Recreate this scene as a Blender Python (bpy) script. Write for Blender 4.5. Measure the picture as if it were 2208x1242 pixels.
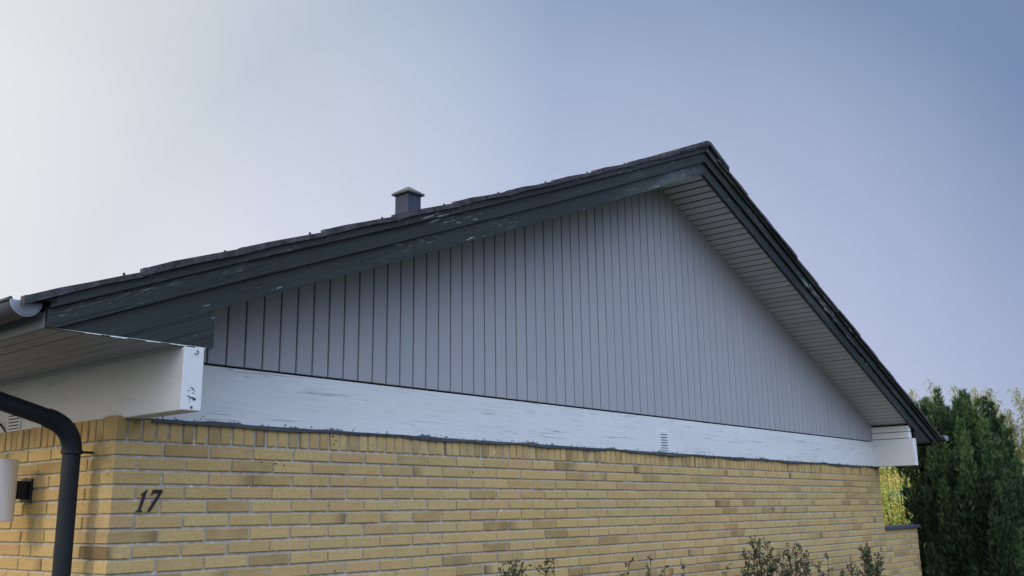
import bpy, math, random
import numpy as np
from mathutils import Matrix, Vector

for _o in list(bpy.data.objects):
    bpy.data.objects.remove(_o, do_unlink=True)
scene = bpy.context.scene
COL = scene.collection
R = math.radians
random.seed(7)

# ------------------------------------------------------------------ camera
cam_data = bpy.data.cameras.new('camera')
cam = bpy.data.objects.new('camera', cam_data)
COL.objects.link(cam)
cam_data.sensor_width = 36.0
cam_data.lens = 36.0 * 2110.564 / 2208.0
cam_data.clip_end = 3000.0
YAW, PIT, ROL = 0.86951, 0.22380, -0.0140
fw = Vector((math.sin(YAW) * math.cos(PIT), math.cos(YAW) * math.cos(PIT), math.sin(PIT)))
r0 = Vector((math.cos(YAW), -math.sin(YAW), 0))
u0 = r0.cross(fw)
rr = r0 * math.cos(ROL) + u0 * math.sin(ROL)
uu = -r0 * math.sin(ROL) + u0 * math.cos(ROL)
mw = Matrix((rr, uu, -fw)).transposed().to_4x4()
mw.translation = Vector((-2.161, -4.098, -0.321))
cam.matrix_world = mw
scene.camera = cam

# ------------------------------------------------------------------ sky, sun, exposure
SUN_AZ, SUN_EL = R(-72), R(30)          # azimuth from +Y towards +X
world = bpy.data.worlds.new('World')
scene.world = world
world.use_nodes = True
wt = world.node_tree
bg = wt.nodes['Background']
sky = wt.nodes.new('ShaderNodeTexSky')
sky.sky_type = 'NISHITA'
sky.sun_disc = False
sky.sun_elevation = SUN_EL
sky.sun_rotation = SUN_AZ
sky.air_density = 1.0
sky.dust_density = 0.6
sky.ozone_density = 1.5
tc = wt.nodes.new('ShaderNodeTexCoord')


def w_lobe(az, el, a0, a1, v0, v1):
    """a broad lobe of extra brightness round one direction of the sky"""
    d = (math.sin(az) * math.cos(el), math.cos(az) * math.cos(el), math.sin(el))
    dot = wt.nodes.new('ShaderNodeVectorMath'); dot.operation = 'DOT_PRODUCT'
    nrm = wt.nodes.new('ShaderNodeVectorMath'); nrm.operation = 'NORMALIZE'
    wt.links.new(tc.outputs['Generated'], nrm.inputs[0])
    wt.links.new(nrm.outputs[0], dot.inputs[0])
    dot.inputs[1].default_value = d
    mr = wt.nodes.new('ShaderNodeMapRange')
    mr.inputs['From Min'].default_value = a0
    mr.inputs['From Max'].default_value = a1
    mr.inputs['To Min'].default_value = v0
    mr.inputs['To Max'].default_value = v1
    wt.links.new(dot.outputs['Value'], mr.inputs['Value'])
    return mr.outputs[0]


nz = wt.nodes.new('ShaderNodeTexNoise')
nz.inputs['Scale'].default_value = 1.0
nz.inputs['Detail'].default_value = 5.0
nz.inputs['Roughness'].default_value = 0.55
nz.inputs['Distortion'].default_value = 0.6
wmap = wt.nodes.new('ShaderNodeMapping')
wmap.inputs['Rotation'].default_value = (0.3, 0.5, 0.7)
wmap.inputs['Scale'].default_value = (1.6, 4.5, 3.0)
wt.links.new(tc.outputs['Generated'], wmap.inputs['Vector'])
wt.links.new(wmap.outputs[0], nz.inputs['Vector'])
nm = wt.nodes.new('ShaderNodeMapRange')
nm.inputs['From Min'].default_value = 0.3
nm.inputs['From Max'].default_value = 0.7
nm.inputs['To Min'].default_value = 0.965
nm.inputs['To Max'].default_value = 1.035
wt.links.new(nz.outputs['Fac'], nm.inputs['Value'])
lobe_a = w_lobe(R(-50), R(0), -0.20, 1.0, 0.0, 1.0)
lobe_c = w_lobe(R(40), R(15), 0.20, 1.0, 0.0, 1.0)
lobe_d = w_lobe(R(55), R(0), 0.85, 1.0, 0.0, 1.0)
lobe_fill = w_lobe(R(205), R(58), 0.28, 1.0, 0.0, 2.35)  # unseen glow behind the camera, added to brighten the gable


def w_math(op, a, b):
    n = wt.nodes.new('ShaderNodeMath'); n.operation = op
    for i, v in enumerate((a, b)):
        if isinstance(v, (int, float)):
            n.inputs[i].default_value = v
        else:
            wt.links.new(v, n.inputs[i])
    return n.outputs[0]


def w_col(fac, col):
    n = wt.nodes.new('ShaderNodeVectorMath'); n.operation = 'SCALE'
    n.inputs[0].default_value = col
    wt.links.new(fac, n.inputs['Scale'])
    return n.outputs[0]


SKY_S = 0.10
va = w_col(w_math('MULTIPLY', lobe_a, nm.outputs[0]), (1.255 / SKY_S, 1.085 / SKY_S, 0.665 / SKY_S))
vb = w_col(w_math('MULTIPLY', lobe_fill, nm.outputs[0]), (0.75 / SKY_S, 0.895 / SKY_S, 1.20 / SKY_S))
ad = wt.nodes.new('ShaderNodeVectorMath'); ad.operation = 'ADD'
vc = w_col(w_math('MULTIPLY', lobe_c, nm.outputs[0]), (0.228 / SKY_S, 0.323 / SKY_S, 0.46 / SKY_S))
ad0 = wt.nodes.new('ShaderNodeVectorMath'); ad0.operation = 'ADD'
wt.links.new(va, ad0.inputs[0]); wt.links.new(vc, ad0.inputs[1])
vd = w_col(w_math('MULTIPLY', lobe_d, nm.outputs[0]), (0.316 / SKY_S, 0.264 / SKY_S, 0.233 / SKY_S))
adx = wt.nodes.new('ShaderNodeVectorMath'); adx.operation = 'ADD'
wt.links.new(ad0.outputs[0], adx.inputs[0]); wt.links.new(vd, adx.inputs[1])
wt.links.new(adx.outputs[0], ad.inputs[0]); wt.links.new(vb, ad.inputs[1])
ad2 = wt.nodes.new('ShaderNodeVectorMath'); ad2.operation = 'ADD'
wt.links.new(ad.outputs[0], ad2.inputs[0]); 
tn = wt.nodes.new('ShaderNodeVectorMath'); tn.operation = 'MULTIPLY'
tn.inputs[1].default_value = (0.143, 0.131, 0.25)
wt.links.new(sky.outputs[0], tn.inputs[0]); wt.links.new(tn.outputs[0], ad2.inputs[1])
wt.links.new(ad2.outputs[0], bg.inputs['Color'])
bg.inputs['Strength'].default_value = SKY_S

sl = bpy.data.lights.new('sun', 'SUN')
sl.energy = 1.2
sl.angle = R(13)
sl.color = (1.0, 0.89, 0.76)
sun = bpy.data.objects.new('sun', sl)
COL.objects.link(sun)
sdir = Vector((math.sin(SUN_AZ) * math.cos(SUN_EL), math.cos(SUN_AZ) * math.cos(SUN_EL), math.sin(SUN_EL)))
sun.rotation_euler = sdir.to_track_quat('Z', 'Y').to_euler()
sun.location = sdir * 40

scene.view_settings.view_transform = 'Standard'
scene.view_settings.look = 'None'
scene.view_settings.exposure = 0.0
scene.view_settings.gamma = 1.0


# ------------------------------------------------------------------ material helpers
class Mat:
    def __init__(self, name, rough=0.7, spec=0.3):
        self.m = bpy.data.materials.new(name)
        self.m.use_nodes = True
        self.t = self.m.node_tree
        self.b = self.t.nodes['Principled BSDF']
        self.b.inputs['Roughness'].default_value = rough
        self.b.inputs['Specular IOR Level'].default_value = spec
        self.tc = None

    def n(self, kind):
        return self.t.nodes.new(kind)

    def l(self, a, b):
        self.t.links.new(a, b)

    def coord(self, which='Object', scale=(1, 1, 1), rot=(0, 0, 0)):
        if self.tc is None:
            self.tc = self.n('ShaderNodeTexCoord')
        mp = self.n('ShaderNodeMapping')
        mp.inputs['Scale'].default_value = scale
        mp.inputs['Rotation'].default_value = rot
        self.l(self.tc.outputs[which], mp.inputs['Vector'])
        return mp.outputs[0]

    def noise(self, vec, scale, detail=4, rough=0.55):
        n = self.n('ShaderNodeTexNoise')
        n.inputs['Scale'].default_value = scale
        n.inputs['Detail'].default_value = detail
        n.inputs['Roughness'].default_value = rough
        self.l(vec, n.inputs['Vector'])
        return n.outputs['Fac']

    def rng(self, v, a, b, c=0.0, d=1.0):
        n = self.n('ShaderNodeMapRange')
        for k, x in (('From Min', a), ('From Max', b), ('To Min', c), ('To Max', d)):
            n.inputs[k].default_value = x
        self.l(v, n.inputs['Value'])
        return n.outputs[0]

    def math(self, op, a, b=0.0):
        n = self.n('ShaderNodeMath'); n.operation = op
        for i, v in enumerate((a, b)):
            if isinstance(v, (int, float)):
                n.inputs[i].default_value = v
            else:
                self.l(v, n.inputs[i])
        return n.outputs[0]

    def mix(self, fac, a, b, mode='MIX'):
        n = self.n('ShaderNodeMix'); n.data_type = 'RGBA'; n.blend_type = mode
        if isinstance(fac, (int, float)):
            n.inputs[0].default_value = fac
        else:
            self.l(fac, n.inputs[0])
        for i, v in ((6, a), (7, b)):
            if isinstance(v, tuple):
                n.inputs[i].default_value = (v[0], v[1], v[2], 1)
            else:
                self.l(v, n.inputs[i])
        return n.outputs[2]

    def ramp(self, fac, stops, interp='LINEAR'):
        n = self.n('ShaderNodeValToRGB')
        n.color_ramp.interpolation = interp
        while len(n.color_ramp.elements) < len(stops):
            n.color_ramp.elements.new(0.5)
        for e, (p, c) in zip(n.color_ramp.elements, stops):
            e.position = p
            e.color = (c[0], c[1], c[2], 1)
        self.l(fac, n.inputs[0])
        return n.outputs[0]

    def bump(self, h, dist=0.002, strength=1.0):
        n = self.n('ShaderNodeBump')
        n.inputs['Distance'].default_value = dist
        n.inputs['Strength'].default_value = strength
        self.l(h, n.inputs['Height'])
        self.l(n.outputs[0], self.b.inputs['Normal'])

    def base(self, c):
        if isinstance(c, tuple):
            self.b.inputs['Base Color'].default_value = (c[0], c[1], c[2], 1)
        else:
            self.l(c, self.b.inputs['Base Color'])
        return self.m

    def attr(self, name):
        n = self.n('ShaderNodeAttribute'); n.attribute_name = name
        s = self.n('ShaderNodeSeparateColor')
        self.l(n.outputs['Color'], s.inputs[0])
        return s.outputs

    def uvsep(self):
        if self.tc is None:
            self.tc = self.n('ShaderNodeTexCoord')
        s = self.n('ShaderNodeSeparateXYZ')
        self.l(self.tc.outputs['UV'], s.inputs[0])
        return s.outputs


def painted_wood(name, base, crack=(0.2, 0.2, 0.2), crack_thr=0.66, flake=None, flake_thr=0.62,
                 tone=0.12, rough=0.6, edge=False, bump=0.0012, dirt=None, lines=0.0, fine=False):
    """paint on boards: u runs along the grain, v across it, both in metres"""
    m = Mat(name, rough)
    g1 = m.noise(m.coord('UV', (1.6, 55, 1)), 1.0, 5, 0.6)
    g2 = m.noise(m.coord('UV', (9, 140, 1)), 1.0, 3, 0.5)
    big = m.noise(m.coord('UV', (0.9, 3.0, 1)), 1.0, 3, 0.6)
    c = m.mix(m.rng(big, 0.3, 0.7), tuple(x * (1 - tone) for x in base), tuple(min(1, x * (1 + tone)) for x in base))
    c = m.mix(m.rng(g2, 0.35, 0.75, 0.0, 0.28), c, tuple(x * 0.72 for x in base))
    if dirt:
        dn = m.noise(m.coord('UV', (2.2, 9, 1)), 1.0, 5, 0.7)
        c = m.mix(m.rng(dn, 0.56, 0.74, 0.0, 0.75), c, dirt)
    c = m.mix(m.rng(g1, crack_thr, crack_thr + 0.035, 0.0, 0.75), c, crack)
    k1 = m.noise(m.coord('UV', (0.55, 24, 1)), 1.0, 3, 0.5)
    k2 = m.noise(m.coord('UV', (1.7, 9, 1)), 1.0, 2, 0.5)
    kk = m.math('MULTIPLY', m.rng(m.math('ABSOLUTE', m.math('SUBTRACT', k1, 0.5)), 0.011, 0.003), m.rng(k2, 0.50, 0.62))
    c = m.mix(m.math('MULTIPLY', kk, lines), c, crack)
    k1 = m.noise(m.coord('UV', (1.0, 40, 1)), 1.0, 2, 0.5)
    k2 = m.noise(m.coord('UV', (3.1, 6, 3)), 1.0, 2, 0.5)
    kk = m.math('MULTIPLY', m.rng(m.math('ABSOLUTE', m.math('SUBTRACT', k1, 0.46)), 0.012, 0.004), m.rng(k2, 0.52, 0.62))
    c = m.mix(m.math('MULTIPLY', kk, lines * 0.8), c, crack)
    if flake:
        f1 = m.noise(m.coord('UV', (9, 75, 1)), 1.0, 4, 0.65)
        f2 = m.noise(m.coord('UV', (1.1, 7, 1)), 1.0, 3, 0.6)
        s = m.math('ADD', f1, m.math('MULTIPLY', m.math('SUBTRACT', f2, 0.5), 0.9))
        c = m.mix(m.rng(s, flake_thr, flake_thr + 0.06), c, flake)
    if fine:
        f3 = m.noise(m.coord('UV', (16, 150, 1)), 1.0, 4, 0.7)
        f4 = m.noise(m.coord('UV', (0.8, 5, 1)), 1.0, 3, 0.6)
        s3 = m.math('ADD', f3, m.math('MULTIPLY', m.math('SUBTRACT', f4, 0.5), 1.1))
        c = m.mix(m.rng(s3, 0.58, 0.76, 0.0, 0.55), c, tuple(x * 0.55 for x in flake))
    if edge:
        v = m.uvsep()[1]
        e1 = m.noise(m.coord('UV', (30, 60, 1)), 1.0, 4, 0.65)
        e2 = m.noise(m.coord('UV', (3, 5, 1)), 1.0, 2, 0.5)
        h = m.math('ADD', m.math('MULTIPLY', m.rng(e1, 0.55, 0.78), 0.045),
                   m.math('MULTIPLY', m.rng(e2, 0.50, 0.7), 0.012))
        k = m.rng(m.math('SUBTRACT', h, v), 0.0, 0.003)
        c = m.mix(k, c, (0.10, 0.11, 0.12))
    m.bump(m.math('ADD', m.math('MULTIPLY', g1, 0.6), m.math('MULTIPLY', g2, 0.4)), bump)
    return m.base(c)


def brick_mat():
    m = Mat('yellow_brick', 0.92, 0.15)
    a = m.attr('brick')
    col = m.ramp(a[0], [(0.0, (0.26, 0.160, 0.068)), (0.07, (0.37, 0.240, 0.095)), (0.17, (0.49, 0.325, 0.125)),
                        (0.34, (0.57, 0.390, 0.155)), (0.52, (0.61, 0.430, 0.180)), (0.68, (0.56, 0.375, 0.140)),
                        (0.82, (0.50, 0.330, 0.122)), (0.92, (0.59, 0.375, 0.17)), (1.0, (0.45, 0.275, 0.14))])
    o = m.coord('Object')
    n1 = m.noise(o, 9, 4, 0.6)
    n2 = m.noise(o, 55, 5, 0.7)
    n3 = m.noise(m.coord('Object', (26, 26, 95)), 1.0, 4, 0.6)
    col = m.mix(m.rng(n1, 0.35, 0.65, 0, 0.45), col, (0.62, 0.47, 0.21))
    col = m.mix(m.rng(n2, 0.42, 0.70, 0, 0.60), col, (0.36, 0.25, 0.11))
    col = m.mix(m.rng(n3, 0.60, 0.70, 0, 0.45), col, (0.30, 0.20, 0.10))
    big = m.noise(o, 0.8, 3, 0.6)
    col = m.mix(m.rng(big, 0.35, 0.65, 0.0, 0.30), col, (0.44, 0.37, 0.21))
    u = m.uvsep()[0]
    end = m.rng(m.math('ADD', m.math('ABSOLUTE', m.math('SUBTRACT', u, a[2])), m.math('MULTIPLY', m.math('SUBTRACT', n1, 0.5), 0.5)), 0.62, 1.0)
    end = m.math('MULTIPLY', end, a[1])
    col = m.mix(end, col, (0.135, 0.09, 0.045))
    sp = m.n('ShaderNodeTexVoronoi'); sp.inputs['Scale'].default_value = 16
    m.l(m.coord('Object', (1, 1, 1.6)), sp.inputs['Vector'])
    pit = m.math('MULTIPLY', m.rng(sp.outputs['Distance'], 0.15, 0.08), m.rng(m.noise(o, 7, 2), 0.58, 0.64))
    col = m.mix(pit, col, (0.07, 0.05, 0.04))
    lime = m.math('MULTIPLY', m.rng(m.noise(m.coord('Object', (3, 3, 3)), 12, 2), 0.70, 0.74), 0.5)
    col = m.mix(lime, col, (0.62, 0.60, 0.54))
    h = m.math('ADD', m.math('MULTIPLY', n2, 0.6), m.math('MULTIPLY', n3, 0.8))
    m.bump(m.math('SUBTRACT', h, pit), 0.004)
    return m.base(col)


def mortar_mat():
    m = Mat('mortar', 0.95, 0.1)
    o = m.coord('Object')
    c = m.ramp(m.noise(o, 30, 5, 0.7), [(0.3, (0.31, 0.285, 0.235)), (0.5, (0.43, 0.40, 0.335)), (0.72, (0.58, 0.55, 0.48))])
    w = m.rng(m.noise(o, 22, 3, 0.6), 0.66, 0.70)
    c = m.mix(w, c, (0.72, 0.72, 0.70))
    m.bump(m.noise(o, 90, 4, 0.7), 0.004)
    return m.base(c)


def plain(name, base, var=0.15, scale=8, rough=0.6, spec=0.3, metal=0.0, bump=0.0):
    m = Mat(name, rough, spec)
    m.b.inputs['Metallic'].default_value = metal
    o = m.coord('Object')
    n = m.noise(o, scale, 5, 0.6)
    c = m.mix(m.rng(n, 0.3, 0.7), tuple(x * (1 - var) for x in base), tuple(min(1, x * (1 + var)) for x in base))
    if bump:
        m.bump(m.noise(o, scale * 6, 4), bump)
    return m.base(c)


def leaf_mat(name, stops, trans=0.35, rough=0.55):
    m = Mat(name, rough, 0.25)
    a = m.attr('tint')
    c = m.ramp(a[0], stops)
    m.base(c)
    tr = m.n('ShaderNodeBsdfTranslucent')
    m.l(c, tr.inputs['Color'])
    mx = m.n('ShaderNodeMixShader')
    mx.inputs[0].default_value = trans
    out = m.t.nodes['Material Output']
    m.l(m.b.outputs[0], mx.inputs[1]); m.l(tr.outputs[0], mx.inputs[2])
    m.l(mx.outputs[0], out.inputs['Surface'])
    return m.m


MT = {
    'brick': brick_mat(),
    'mortar': mortar_mat(),
    'white': painted_wood('white_painted_timber', (0.72, 0.735, 0.735), (0.24, 0.26, 0.29), 0.69, edge=True, tone=0.05, lines=0.75,
                          bump=0.0022, dirt=(0.60, 0.62, 0.63)),
    'white_beam': painted_wood('white_painted_beam', (0.70, 0.71, 0.71), (0.34, 0.34, 0.34), 0.70, tone=0.05, lines=0.4,
                               dirt=(0.43, 0.43, 0.42)),
    'clad': painted_wood('grey_painted_cladding', (0.380, 0.388, 0.410), (0.24, 0.26, 0.29), 0.74, tone=0.045, bump=0.0005),
    'soffit': painted_wood('grey_painted_soffit', (0.66, 0.66, 0.67), (0.30, 0.30, 0.31), 0.75, tone=0.10, bump=0.0006),
    'eave_soffit': painted_wood('peeling_eave_soffit', (0.33, 0.34, 0.37), (0.18, 0.17, 0.17), 0.68, tone=0.10,
                                flake=(0.13, 0.10, 0.10), flake_thr=0.66, bump=0.001),
    'fascia': painted_wood('pale_painted_fascia', (0.19, 0.215, 0.245), (0.3, 0.3, 0.3), 0.75, tone=0.08),
    'green': painted_wood('dark_green_painted_timber', (0.022, 0.032, 0.028), (0.007, 0.011, 0.013), 0.58,
                          flake=(0.27, 0.31, 0.31), flake_thr=0.685, fine=True, tone=0.16, rough=0.5, lines=0.5, bump=0.0022),
    'green_worn': painted_wood('weathered_green_timber', (0.022, 0.032, 0.028), (0.007, 0.010, 0.013), 0.56,
                               flake=(0.17, 0.19, 0.20), flake_thr=0.66, fine=True, tone=0.16, rough=0.6, lines=0.8, bump=0.003),
    'tile': plain('weathered_roof_tile', (0.058, 0.060, 0.064), 0.55, 22, 0.85, 0.2, bump=0.005),
    'felt': plain('dark_flashing', (0.05, 0.062, 0.075), 0.25, 10, 0.55, 0.3, bump=0.001),
    'gap': plain('dark_gap', (0.02, 0.022, 0.025), 0.1, 5, 0.9, 0.1),
    'gutter': plain('grey_zinc', (0.060, 0.070, 0.088), 0.15, 6, 0.55, 0.2, bump=0.0004),
    'zinc': plain('light_zinc', (0.27, 0.30, 0.36), 0.12, 9, 0.45, 0.4, bump=0.0004),
    'pipe': plain('dark_grey_pipe', (0.014, 0.019, 0.024), 0.2, 9, 0.55, 0.22, bump=0.0005),
    'vent_white': plain('white_vent_plastic', (0.72, 0.74, 0.76), 0.03, 9, 0.5, 0.3),
    'cap': plain('mossy_vent_cap', (0.10, 0.105, 0.10), 0.25, 12, 0.8, 0.2, bump=0.002),
    'stack': plain('slate_vent_box', (0.050, 0.060, 0.088), 0.15, 7, 0.75, 0.12),
    'black': plain('black_metal', (0.012, 0.013, 0.018), 0.1, 10, 0.45, 0.4),
    'wood_raw': plain('bare_weathered_wood', (0.075, 0.075, 0.07), 0.3, 40, 0.9, 0.1),
    'rust': plain('rusty_nail', (0.10, 0.06, 0.04), 0.3, 60, 0.8, 0.2),
    'opal': plain('opal_shade', (0.74, 0.73, 0.71), 0.02, 4, 0.35, 0.4),
    'slate': plain('blue_grey_coping', (0.075, 0.09, 0.12), 0.2, 12, 0.5, 0.35, bump=0.001),
    'bark': plain('bark', (0.10, 0.075, 0.055), 0.35, 18, 0.95, 0.1, bump=0.006),
    'cane': plain('pale_cane', (0.32, 0.30, 0.15), 0.25, 10, 0.6, 0.3),
    'stem': plain('thin_stem', (0.085, 0.060, 0.040), 0.3, 30, 0.85, 0.1),
    'orange_brick': plain('orange_brickwork', (0.58, 0.36, 0.17), 0.18, 6, 0.9, 0.1, bump=0.003),
    'glass': plain('window_glass', (0.16, 0.22, 0.26), 0.1, 3, 0.15, 0.5),
    'frame': plain('painted_frame', (0.6, 0.6, 0.58), 0.05, 4, 0.5, 0.3),
    'clay': plain('dark_roofing', (0.09, 0.08, 0.08), 0.2, 8, 0.9, 0.1),
    'paving': plain('concrete_paving', (0.085, 0.085, 0.09), 0.2, 5, 0.9, 0.1, bump=0.002),
    'conifer': leaf_mat('conifer_needles', [(0.0, (0.008, 0.018, 0.010)), (0.4, (0.028, 0.060, 0.028)),
                                            (0.75, (0.075, 0.135, 0.050)), (1.0, (0.17, 0.23, 0.09))], 0.12),
    'bamboo': leaf_mat('bamboo_leaves', [(0.0, (0.17, 0.20, 0.07)), (0.5, (0.36, 0.39, 0.17)),
                                         (1.0, (0.60, 0.58, 0.34))], 0.45),
    'lime': leaf_mat('sunlit_leaves', [(0.0, (0.25, 0.33, 0.06)), (0.5, (0.55, 0.62, 0.12)),
                                       (1.0, (0.85, 0.80, 0.30))], 0.45),
    'shrub': leaf_mat('small_shrub_leaves', [(0.0, (0.035, 0.050, 0.022)), (0.5, (0.09, 0.115, 0.05)),
                                             (0.75, (0.17, 0.19, 0.10)), (1.0, (0.34, 0.33, 0.21))], 0.25),
}


def grass_mat():
    m = Mat('lawn', 0.95, 0.1)
    o = m.coord('Object')
    c = m.ramp(m.noise(o, 1.3, 8, 0.7), [(0.3, (0.03, 0.04, 0.018)), (0.55, (0.05, 0.062, 0.028)), (0.75, (0.08, 0.085, 0.045))])
    m.bump(m.noise(o, 60, 5), 0.03)
    return m.base(c)


MT['grass'] = grass_mat()


# ------------------------------------------------------------------ mesh helpers
def tag(o, label=None, cat=None, group=None, kind=None):
    if label: o['label'] = label
    if cat: o['category'] = cat
    if group: o['group'] = group
    if kind: o['kind'] = kind
    return o


def empty(name, loc, label, cat, group=None):
    o = bpy.data.objects.new(name, None)
    COL.objects.link(o)
    o.location = loc
    o.empty_display_size = 0.2
    return tag(o, label, cat, group)


class MB:
    """collects shapes into one mesh; uv in metres along the axes given"""
    def __init__(self, A=(1, 0, 0), B=(0, 0, 1), Cc=(0, 1, 0), uv0=(0.0, 0.0)):
        self.v = []; self.f = []; self.mi = []; self.uv = []; self.at = []
        self.A, self.B, self.C = Vector(A), Vector(B), Vector(Cc)
        self.uv0 = uv0

    def face(self, idx, mi=0, uv=None, at=(0, 0, 0)):
        self.f.append(tuple(idx)); self.mi.append(mi); self.at.append(at)
        if uv is None:
            uv = []
            for i in idx:
                p = Vector(self.v[i])
                uv.append((p.dot(self.A) - self.uv0[0], p.dot(self.B) + p.dot(self.C) * 0.999 - self.uv0[1]))
        self.uv.append(uv)

    def pts(self, ps):
        n = len(self.v)
        self.v += [tuple(p) for p in ps]
        return list(range(n, n + len(ps)))

    def box(self, x0, x1, y0, y1, z0, z1, mi=0, at=(0, 0, 0), jit=0.0):
        c = [(x0, y0, z0), (x1, y0, z0), (x1, y1, z0), (x0, y1, z0), (x0, y0, z1), (x1, y0, z1), (x1, y1, z1), (x0, y1, z1)]
        if jit:
            c = [tuple(a + random.uniform(-jit, jit) for a in p) for p in c]
        i = self.pts(c)
        for q in ((0, 1, 5, 4), (1, 2, 6, 5), (2, 3, 7, 6), (3, 0, 4, 7), (4, 5, 6, 7), (3, 2, 1, 0)):
            self.face([i[k] for k in q], mi, None, at)

    def prism(self, poly, y0, y1, mi=0, axis='y'):
        """poly: list of (x, z), extruded along y (axis 'y'), or (y, z) along x"""
        if axis == 'y':
            a = [(p[0], y0, p[1]) for p in poly]; b = [(p[0], y1, p[1]) for p in poly]
        else:
            a = [(y0, p[0], p[1]) for p in poly]; b = [(y1, p[0], p[1]) for p in poly]
        ia, ib = self.pts(a), self.pts(b)
        n = len(poly)
        self.face(ia, mi); self.face(ib[::-1], mi)
        for k in range(n):
            j = (k + 1) % n
            self.face([ia[j], ia[k], ib[k], ib[j]], mi)

    def tube(self, path, r, seg=14, mi=0, caps=True):
        path = [Vector(p) for p in path]
        rs = r if isinstance(r, (list, tuple)) else [r] * len(path)
        rings = []
        up = Vector((0.13, 0.31, 1)).normalized()
        for k, p in enumerate(path):
            d = (path[min(k + 1, len(path) - 1)] - path[max(k - 1, 0)]).normalized()
            s = d.cross(up)
            if s.length < 1e-3:
                s = d.cross(Vector((1, 0, 0)))
            s.normalize(); t = s.cross(d)
            rings.append(self.pts([p + (s * math.cos(2 * math.pi * q / seg) + t * math.sin(2 * math.pi * q / seg)) * rs[k]
                                   for q in range(seg)]))
        for a, b in zip(rings, rings[1:]):
            for q in range(seg):
                w = (q + 1) % seg
                self.face([a[q], a[w], b[w], b[q]], mi)
        if caps:
            self.face(rings[0][::-1], mi); self.face(rings[-1], mi)

    def build(self, name, mats, parent=None, bevel=0.0, smooth=False, attr=None, label=None, seg=1):
        me = bpy.data.meshes.new(name)
        me.from_pydata(self.v, [], self.f)
        if not isinstance(mats, (list, tuple)):
            mats = [mats]
        for m in mats:
            me.materials.append(m)
        me.polygons.foreach_set('material_index', self.mi)
        ul = me.uv_layers.new(name='UVMap')
        ul.data.foreach_set('uv', [c for f in self.uv for p in f for c in p])
        if attr:
            ca = me.color_attributes.new(attr, 'FLOAT_COLOR', 'CORNER')
            ca.data.foreach_set('color', [c for f, a in zip(self.f, self.at) for _ in f for c in (a[0], a[1], a[2], 1.0)])
        me.update(); me.validate()
        if smooth:
            me.polygons.foreach_set('use_smooth', [True] * len(me.polygons))
        o = bpy.data.objects.new(name, me)
        COL.objects.link(o)
        if parent is not None:
            o.parent = parent
            if parent.parent is None:
                o.matrix_parent_inverse = Matrix.Translation(parent.location).inverted()
        if bevel:
            b = o.modifiers.new('bevel', 'BEVEL')
            b.width = bevel; b.segments = seg; b.limit_method = 'ANGLE'; b.angle_limit = R(40)
        if smooth:
            e = o.modifiers.new('split', 'EDGE_SPLIT'); e.split_angle = R(38)
        if label:
            o['label'] = label
        return o


class Leaves:
    def __init__(self):
        self.v = []; self.f = []; self.t = []

    def leaf(self, p, d, s, ln, wd, tint, bend=0.0):
        """a four-sided leaf starting at p along d, s = sideways unit vector"""
        n = len(self.v)
        mid = p + d * (ln * 0.45)
        tip = p + d * ln + Vector((0, 0, -bend * ln))
        self.v += [p, mid + s * wd * 0.5, tip, mid - s * wd * 0.5]
        self.f.append((n, n + 1, n + 2, n + 3)); self.t.append(tint)

    def build(self, name, mat, parent=None):
        me = bpy.data.meshes.new(name)
        me.from_pydata(self.v, [], self.f)
        me.materials.append(mat)
        ca = me.color_attributes.new('tint', 'FLOAT_COLOR', 'CORNER')
        arr = np.ones((len(self.f) * 4, 4), dtype=np.float32)
        arr[:, 0] = np.clip(np.repeat(np.array(self.t, dtype=np.float32), 4), 0, 1)
        ca.data.foreach_set('color', arr.ravel())
        me.update()
        o = bpy.data.objects.new(name, me)
        COL.objects.link(o)
        if parent is not None:
            o.parent = parent
            o.matrix_parent_inverse = Matrix.Translation(parent.location).inverted()
        return o


def rvec():
    while True:
        v = Vector((random.uniform(-1, 1), random.uniform(-1, 1), random.uniform(-1, 1)))
        if 0.05 < v.length < 1:
            return v.normalized()


# ------------------------------------------------------------------ measures of the house
GZ = -2.0                   # ground level (z = 0 is the joint under the header course)
WX = 9.058                  # right end of the gable wall
DEP = 8.4                   # how far the house runs back
CH, BH, JT = 0.0630, 0.0515, 0.0115
FY = -0.453                 # plane of the barge boards
XP, ZP = 4.560, 2.2993      # peak of the barge boards' lower edge
SL, SR = 0.4004, 0.4075
XL, XR = -0.550, 9.670      # ends of the eaves


def low(x):                 # lower edge of the barge boards
    if x < XP:
        sag = 0.016 * math.sin(math.pi * min(1.0, max(0.0, (x - 0.2) / (XP - 0.2))))
        return ZP - SL * (XP - x) - sag
    return ZP - SR * (x - XP)


ground = MB()
ground.box(-900, 900, -900, 900, GZ - 0.5, GZ)
tag(ground.build('ground', MT['grass']), kind='structure')
pv = MB()
pv.box(-3.6, -0.02, -6.5, 9, GZ - 0.02, GZ + 0.004)
tag(pv.build('path', MT['paving']), kind='structure')

house = empty('brick_house', (4.5, 0, GZ),
              'long low yellow brick house with grey timber gable and dark green barge boards', 'house')


# ------------------------------------------------------------------ brickwork
def brick_attr():
    r = random.random()
    e = random.random()
    return (r, random.uniform(0.35, 0.9) if e > 0.93 else 0.0, 0.0 if random.random() < 0.5 else 1.0)


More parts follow.
